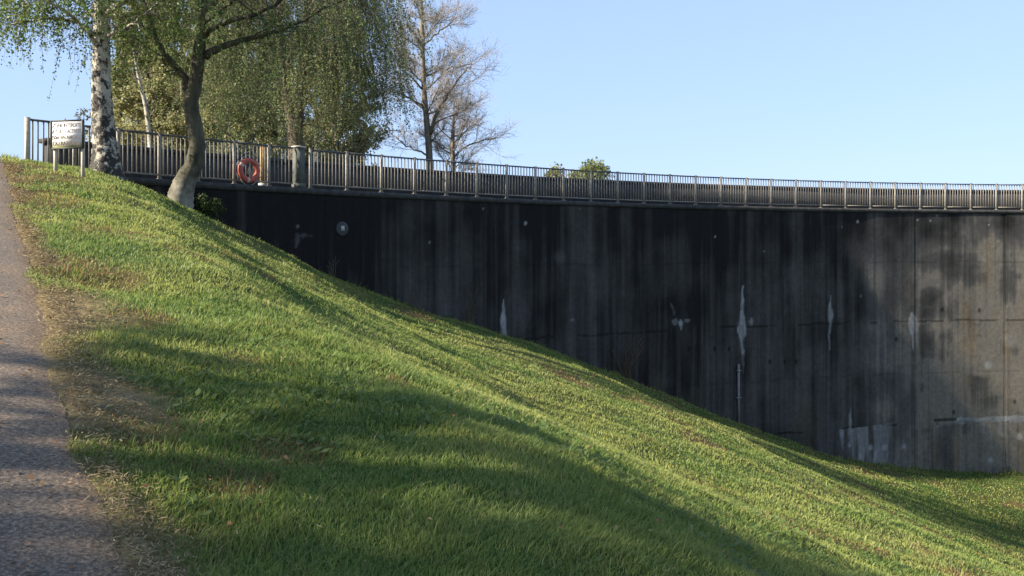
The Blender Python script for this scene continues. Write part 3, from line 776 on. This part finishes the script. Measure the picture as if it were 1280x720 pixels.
def px(pts, Y, dy=None):                     # polyline through picture points at depth Y (dy: extra depth per point)
    dy = dy or [0] * len(pts)
    return [at(u, v, Y + e) for (u, v), e in zip(pts, dy)]

# front left birch
Ya = 18.3
ba = at(133, 216, Ya); ba[2] = gz(ba[0], ba[1])
Pa = [ba - np.array([0, 0, .2]), ba + np.array([0, 0, .25])] + px([(131, 180), (128, 140), (126.5, 100), (127, 60), (128, 20), (130, -40), (128, -130), (122, -230), (118, -330)], Ya)
weeping_tree('birch_tree', 'birch with white trunk blotched black, beside the white warning sign', 'tree', ba, [(Pa, (.39, .29, .24, .21, .185, .165, .16, .14, .11, .06, .015))],
             [(px([(128, 52), (105, 30), (78, 22), (45, 24), (12, 32)], Ya, [0, -.3, -.5, -.7, -.9]), (.045, .012)), (px([(128, 30), (100, 5), (70, -10), (30, -5), (-10, 10)], Ya, [0, .3, .5, .6, .7]), (.045, .012)),
              (px([(128, 70), (110, 40), (85, 15), (55, 0), (20, -8)], Ya, [0, -.3, -.6, -.8, -1]), (.05, .015)),
              (px([(130, 45), (150, 40), (175, 25), (200, 0)], Ya, [0, -.2, -.4, -.5]), (.045, .015)),
              (px([(128, 10), (100, -20), (60, -50), (10, -60)], Ya), (.05, .015))], 'birch', 11, leaf=.05, ca=(.06, .115, .026), cb=(.18, .24, .06),
             nlimb=28, hz=(4.7, 9.0), zmin=3.7, strand=(.9, 3.0), nsub=9, nstr=7, lsp=.045, limb_len=(1.7, 3.0))
# second birch with a leaning foot and a fork
Yb = 20.0
bb = at(224, 250, Yb); bb[2] = gz(bb[0], bb[1])
Pb = [bb - np.array([.04, 0, .25])] + px([(226, 243), (231, 228), (242, 207), (247, 182), (242, 152), (238, 130), (244, 106), (249, 70), (250, 30), (249, -20), (254, -110), (258, -200), (260, -290)], Yb)
weeping_tree('birch_tree', 'forked birch with greenish grey trunk bent at its foot, left of the lifebuoy', 'tree', bb,
             [(Pb, (.34, .28, .24, .20, .182, .17, .165, .15, .135, .125, .12, .09, .05, .012))],
             [(px([(240, 122), (234, 104), (224, 88), (206, 68), (193, 45), (184, 18), (176, -20)], Yb, [0, 0, 0, -.2, -.3, -.5, -.6]), (.11, .03)),
              (px([(256, 72), (270, 60), (300, 50), (335, 44), (365, 32), (400, 12), (430, 0)], Yb, [0, .1, .2, .2, .2, 0, 0]), (.09, .02)),
              (px([(256, 45), (270, 28), (300, 23), (330, 14), (352, 2), (385, -15), (420, -22)], Yb, [0, -.1, -.3, -.4, -.6, -.8, -1]), (.07, .02)),
              (px([(250, 20), (290, -20), (340, -50), (400, -70)], Yb, [0, .3, .6, 1]), (.06, .02))],
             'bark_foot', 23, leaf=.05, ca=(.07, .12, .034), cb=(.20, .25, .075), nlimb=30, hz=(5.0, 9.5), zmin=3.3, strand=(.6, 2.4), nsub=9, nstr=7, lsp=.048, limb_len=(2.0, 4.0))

# weeping birch beyond the crest: double stem and a long curtain of hanging twigs
Yc = 30.
bc_ = at(370, 215, Yc); bc_[2] = 1.3
weeping_tree('birch_tree', 'twin stemmed pale birch beyond the dam with a long curtain of hanging twigs', 'tree', bc_,
             [([bc_ - np.array([0, 0, .2])] + px([(370, 185), (369, 160), (363, 140), (357, 110), (353, 70), (350, 30), (350, -60), (355, -160)], Yc), (.30, .27, .25, .19, .16, .14, .12, .08, .02)),
              (px([(370, 165), (374, 140), (377, 105), (379, 70), (382, 30), (390, -50), (400, -140)], Yc, [0, .1, .2, .3, .3, .4, .5]), (.2, .18, .16, .14, .12, .08, .02))],
             [(px([(374, 160), (385, 155), (398, 146)], Yc), (.05, .02)),
              (px([(379, 60), (400, 30), (430, 10), (455, 12)], Yc), (.05, .015)), (px([(380, 30), (410, -10), (445, -20), (470, 0)], Yc), (.05, .015)),
              (px([(352, 40), (340, 10), (320, -10), (300, -15)], Yc), (.05, .015)), (px([(380, 100), (400, 80), (425, 70), (440, 78)], Yc), (.04, .012)), (px([(380, 20), (420, -40), (455, -55), (475, -50)], Yc), (.05, .015))],
             'bark_pale', 37, leaf=.06, ca=(.10, .145, .06), cb=(.23, .26, .11), ztop=9, nlimb=30, hz=(5.5, 11.0), zmin=3.0, strand=(2., 5.6), nsub=9, nstr=7, limb_len=(1.8, 3.0), lsp=.075, bias=(-.2, .3))

# pale olive spring trees behind the railing
olive = [(185, 36, 10.5, .8, 'slim yellow green spring tree behind the first birch'), (228, 41, 11.5, 1.0, 'olive budding tree directly behind the forked birch trunk'),
         (285, 37, 11.0, 1.0, 'olive budding tree behind the railing above the lifebuoy'), (325, 43, 11.5, 1.0, 'brownish budding tree between lifebuoy and twin stemmed birch'),
         (420, 40, 8.5, .9, 'lower olive tree right of the twin stemmed birch'),
         (255, 48, 10.0, 1.1, 'yellowish budding tree farthest back between forked birch and lifebuoy'), (365, 50, 11.0, 1.1, 'budding tree seen through the fork of the twin stemmed birch'),
         (168, 42, 8.5, .8, 'short yellow green budding tree just right of the white birch trunk'), (207, 47, 9.5, .9, 'tall budding tree between the white trunk and the forked trunk')]
for i, (u, Y, H, k, lab) in enumerate(olive):
    b_ = at(u, 215, Y); b_[2] = 1.35
    P = [b_ - np.array([0, 0, .2]), b_ + np.array([.1, 0, H * .3]), b_ + np.array([-.1, .1, H * .6]), b_ + np.array([.05, .1, H])]
    yel = (.40, .385, .17) if i in (0, 2, 5, 7) else (.38, .335, .185)
    branching_tree('budding_tree', lab, 'tree', b_, [(P, (.16, .12, .08, .02))], [], 'bark_pale', 'twig', 50 + i, [(7, .5, .8, .012), (7, .5, .9, .006)], leaf=.12, ca=(.29, .28, .14), cb=yel, per=24,
                   nlimb=32, hz=(1.6, H), limb_len=(2.0 * k, 3.4 * k), up=.5, group='budding trees beyond the dam')
# slim white stems leaning among them
for i, (pts, Y, lab) in enumerate((([(196, 210), (186, 160), (182, 130), (175, 105), (168, 70), (163, 30)], 33, 'slim white birch stem leaning left behind the railing'),
                                   ([(397, 214), (396.5, 195), (396, 170), (394, 130), (392, 90)], 31, 'thin white stem just right of the concrete pillar'))):
    P = px(pts, Y); b_ = P[0].copy(); b_[2] = 1.35; P[0] = b_
    t = branching_tree('birch_sapling', lab, 'tree', b_, [(P, (.09, .085, .08, .06, .04, .02)[:len(P)])], [], 'birch', 'twig', 80 + i, [(5, .5, .8, .006), (4, .5, .9, .004)], leaf=.07, ca=(.05, .07, .02), cb=(.11, .13, .035), per=3,
                       nlimb=9, hz=(4.5, 8.5), limb_len=(.6, 1.3))

# bare trees against the sky
Yd = 42.
bd = at(538, 215, Yd); bd[2] = 1.4
bare = [(10, .58, .75, .013), (9, .54, .85, .007), (6, .54, .9, .0048)]
branching_tree('bare_tree', 'tall leafless tree against open sky right of the weeping birch', 'tree', bd,
               [([bd - np.array([0, 0, .2])] + px([(537, 190), (534, 160), (531, 125), (529, 90), (528, 50), (527, 10), (524, -50), (526, -110)], Yd), (.2, .17, .14, .125, .115, .10, .08, .05, .01))],
               [(px([(538, 168), (543, 148), (552, 128), (564, 112), (576, 95), (584, 84)], Yd, [0, -.2, -.4, -.6, -.8, -1]), (.1, .03)),
                (px([(531, 138), (515, 125), (500, 117), (484, 112)], Yd, [0, .2, .4, .5]), (.07, .02)), (px([(529, 112), (515, 98), (505, 88), (493, 75)], Yd, [0, -.3, -.5, -.8]), (.06, .02)),
                (px([(529, 98), (548, 88), (566, 84), (590, 80)], Yd, [0, .3, .6, .8]), (.06, .02)), (px([(528, 60), (545, 42), (560, 32), (572, 20)], Yd), (.05, .02)),
                (px([(538, 180), (545, 170), (556, 160)], Yd), (.04, .015)), (px([(536, 195), (520, 188), (500, 178), (486, 165)], Yd, [0, .4, .8, 1]), (.05, .02))],
               'bark_pale', 'twig_bare', 91, bare, nlimb=24, hz=(5.5, 13.5), limb_len=(1.6, 2.7), up=.55)
be = at(566, 215, 46.); be[2] = 1.4
branching_tree('bare_tree', 'smaller leafless spreading tree just right of the tall bare tree', 'tree', be,
               [([be - np.array([0, 0, .2])] + px([(566, 195), (566, 170), (567, 145), (568, 110)], 46.), (.14, .12, .1, .06, .01))],
               [(px([(566, 198), (580, 184), (600, 176), (622, 172)], 46.), (.06, .02)), (px([(566, 190), (548, 178), (530, 172)], 46.), (.05, .02)), (px([(566, 180), (582, 165), (598, 150)], 46.), (.05, .015))],
               'bark_pale', 'twig_bare', 97, bare[:2] + [(4, .55, .9, .005)], nlimb=16, hz=(3.6, 8.0), limb_len=(1.6, 2.8), up=.35)

# distant bushes beyond the reservoir
def bush(name, label, cat, c, rx, rz, n, leaf, ca, cb, seed, group=None, lobes=9, trunk=True):
    g = np.random.default_rng(seed); base = np.array([c[0], c[1], 1.4 if trunk is True else trunk]); t = thing(name, base, label, cat, group); cr = Buf(); tb = Buf()
    L = [np.array(c) + rng_dirs(g, 1)[0] * np.array([rx, rx, rz]) * .6 * g.random() ** .4 for _ in range(lobes)]
    P = []
    for l in L:
        rr = g.uniform(.3, .55); k = n // lobes
        P.append(l + rng_dirs(g, k) * (g.random((k, 1)) ** .45) * np.array([rx, rx, rz]) * rr)
        tb.tube(smooth_line([base, (base * .5 + l * .5) + g.normal(0, rx * .08, 3), l], 7), np.linspace(rx * .05, rx * .012, 7), 5)
    P = np.concatenate(P); leaves(cr, P, leaf, leaf_cols(g, P, ca, cb, seed), g, 0)
    tb.build('trunk', M['bark_grey'], t); cr.build('crown', M['leaf'], t); return t
bush('leafy_tree', 'round yellow green treetop peeping over the crest, left of the larger one', 'tree', at(697, 221, 120), 2.1, 2.2, 2200, .3, (.17, .18, .07), (.32, .31, .13), 101, 'treetops showing over the dam crest')
bush('leafy_tree', 'largest pale green treetop showing over the right middle of the crest', 'tree', at(743, 218, 115), 2.9, 2.6, 3000, .3, (.15, .18, .07), (.29, .31, .13), 103, 'treetops showing over the dam crest', 12)
bush('leafy_tree', 'smallest treetop just over the rail between the two bigger ones', 'tree', at(719, 223, 125), 1.5, 1.6, 1000, .3, (.15, .18, .07), (.29, .3, .13), 105, 'treetops showing over the dam crest', 6)
b_ = at(104, 190, 80); b_[2] = 1.8
branching_tree('bare_tree', 'small faint budding tree showing above the sign board, left of the birch trunk', 'tree', b_, [([b_, at(104, 160, 80), at(105, 142, 80)], (.1, .08, .02))], [], 'bark_pale', 'twig_bare', 107, [(6, .5, .8, .02), (4, .5, .9, .014)],
               leaf=.2, ca=(.09, .1, .04), cb=(.15, .15, .06), per=2, nlimb=10, hz=(8, 12), limb_len=(1.5, 2.5))

# ivy at the foot of the forked birch and bare shrubs along the foot of the wall
g = np.random.default_rng(5)
x, y = arc(wall_phi(246), 44.5); zi = gz(x, y)
bush('ivy_bush', 'dark leafy ivy shrub against the wall at the foot of the forked birch', 'shrub', (x + .1, y, zi + .25),   .5, .6, 1300, .07, (.018, .035, .01), (.06, .085, .025), 111, None, 10, zi - .1)
def shrub(u, h, n, spread, label, seed, off=.45):
    g = np.random.default_rng(seed); x, y = arc(wall_phi(u), 44.95 - off); z = gz(x, y)
    q = Buf()
    for i in range(n):
        a_ = g.uniform(0, 6.28); d = np.array([math.cos(a_) * spread, math.sin(a_) * spread * .5, 1.])
        L = limb(g, (x + g.normal(0, .12), y + g.normal(0, .08), z - .05), d, h * g.uniform(.35, 1.0), 6, .09, .05)
        q.tube(L, np.linspace(.012, .005, 7), 4)
        for _ in range(4):
            k = int(g.integers(2, 6)); S_ = limb(g, L[k], (L[k] - L[k - 1]) + rnd_dir(g) * .12, h * g.uniform(.12, .3), 3, .15, .05); q.tube(S_, np.linspace(.007, .004, 4), 3, cap=False)
    tag(q.build('bare_shrub', M['twig']), label, 'shrub', 'bare shrubs at the foot of the dam')
shrub(772, 1.7, 16, .55, 'widest bare brown shrub against the middle of the wall foot', 121)
shrub(575, 1.4, 7, .35, 'sparse bare shrub left of the pale pointed streak at the wall foot', 123)
shrub(512, .6, 4, .3, 'short bare shrub at the wall foot between the tiny and the sparse one', 127)
shrub(405, .8, 5, .3, 'tiny bare shrub at the wall foot below the round marker', 125)

# trees left of the path, out of the picture, whose shade falls across the near slope
for i, (x, y, H, lab, k) in enumerate(((-12.6, -.2, 11, 'roadside tree left of the path, farther up', 1.0), (-12.0, -4.2, 11.5, 'roadside tree left of the path, nearer the viewer', 1.0),
                                       (-20.0, -5.0, 13, 'roadside tree set back from the path', 1.1))):
    z = gz(x, y); b_ = np.array([x, y, z])
    branching_tree('roadside_tree', lab, 'tree', b_, [([b_ - np.array([0, 0, .2]), b_ + np.array([.1, 0, H * .35]), b_ + np.array([0, .2, H * .65]), b_ + np.array([.1, 0, H])], (.25, .2, .13, .03))], [],
                   'bark_grey', 'twig', 130 + i, [(7, .5, .8, .014), (6, .5, .9, .007)], leaf=.16, ca=(.035, .06, .015), cb=(.09, .13, .03), per=7, nlimb=24, hz=(z + 3.2, z + H), limb_len=(2.4 * k, 3.6 * k), up=.45, group='trees left of the path')

# ------------------------------------------------------------------ light, sky, camera
EL, SX, SY = math.radians(31), -.943, -.333
S = Vector((SX * math.cos(EL), SY * math.cos(EL), math.sin(EL)))
sl = bpy.data.lights.new('sun', 'SUN'); sl.energy = 5.0; sl.angle = math.radians(.55); sl.color = (1, .90, .74)
so = bpy.data.objects.new('sun', sl); COL.objects.link(so); so.rotation_euler = (-S).to_track_quat('-Z', 'Y').to_euler(); so.location = (-20, -8, 25)
w = bpy.data.worlds.new('World'); SC.world = w; w.use_nodes = True; nt = w.node_tree
bg = nt.nodes['Background']; sk = nt.nodes.new('ShaderNodeTexSky'); sk.sky_type = 'NISHITA'; sk.sun_disc = False
sk.sun_elevation = EL; sk.sun_rotation = math.atan2(SX, SY) % (2 * math.pi); sk.altitude = 100; sk.air_density = 1.0; sk.dust_density = .6; sk.ozone_density = 3.0
gm = nt.nodes.new('ShaderNodeGamma'); gm.inputs[1].default_value = .32; nt.links.new(sk.outputs[0], gm.inputs[0])      # hazy spring air: evens out zenith and horizon
nt.links.new(mixc(nt, gm.outputs[0], (1.66, 2.02, 2.74), 1., 'MULTIPLY'), bg.inputs['Color']); bg.inputs['Strength'].default_value = .096
cd = bpy.data.cameras.new('camera'); co = bpy.data.objects.new('camera', cd); COL.objects.link(co); SC.camera = co
co.location = (0, 0, 0); co.rotation_euler = (math.pi / 2, 0, 0); cd.sensor_width = 36; cd.lens = 36 * F / 1280; cd.shift_y = -(360 - HOR) / 1280
cd.clip_start = .1; cd.clip_end = 6000
vs = SC.view_settings; SC.display_settings.display_device = 'sRGB'; vs.view_transform = 'Standard'; vs.look = 'None'; vs.gamma = 1; vs.use_curve_mapping = False; vs.exposure = 1.42
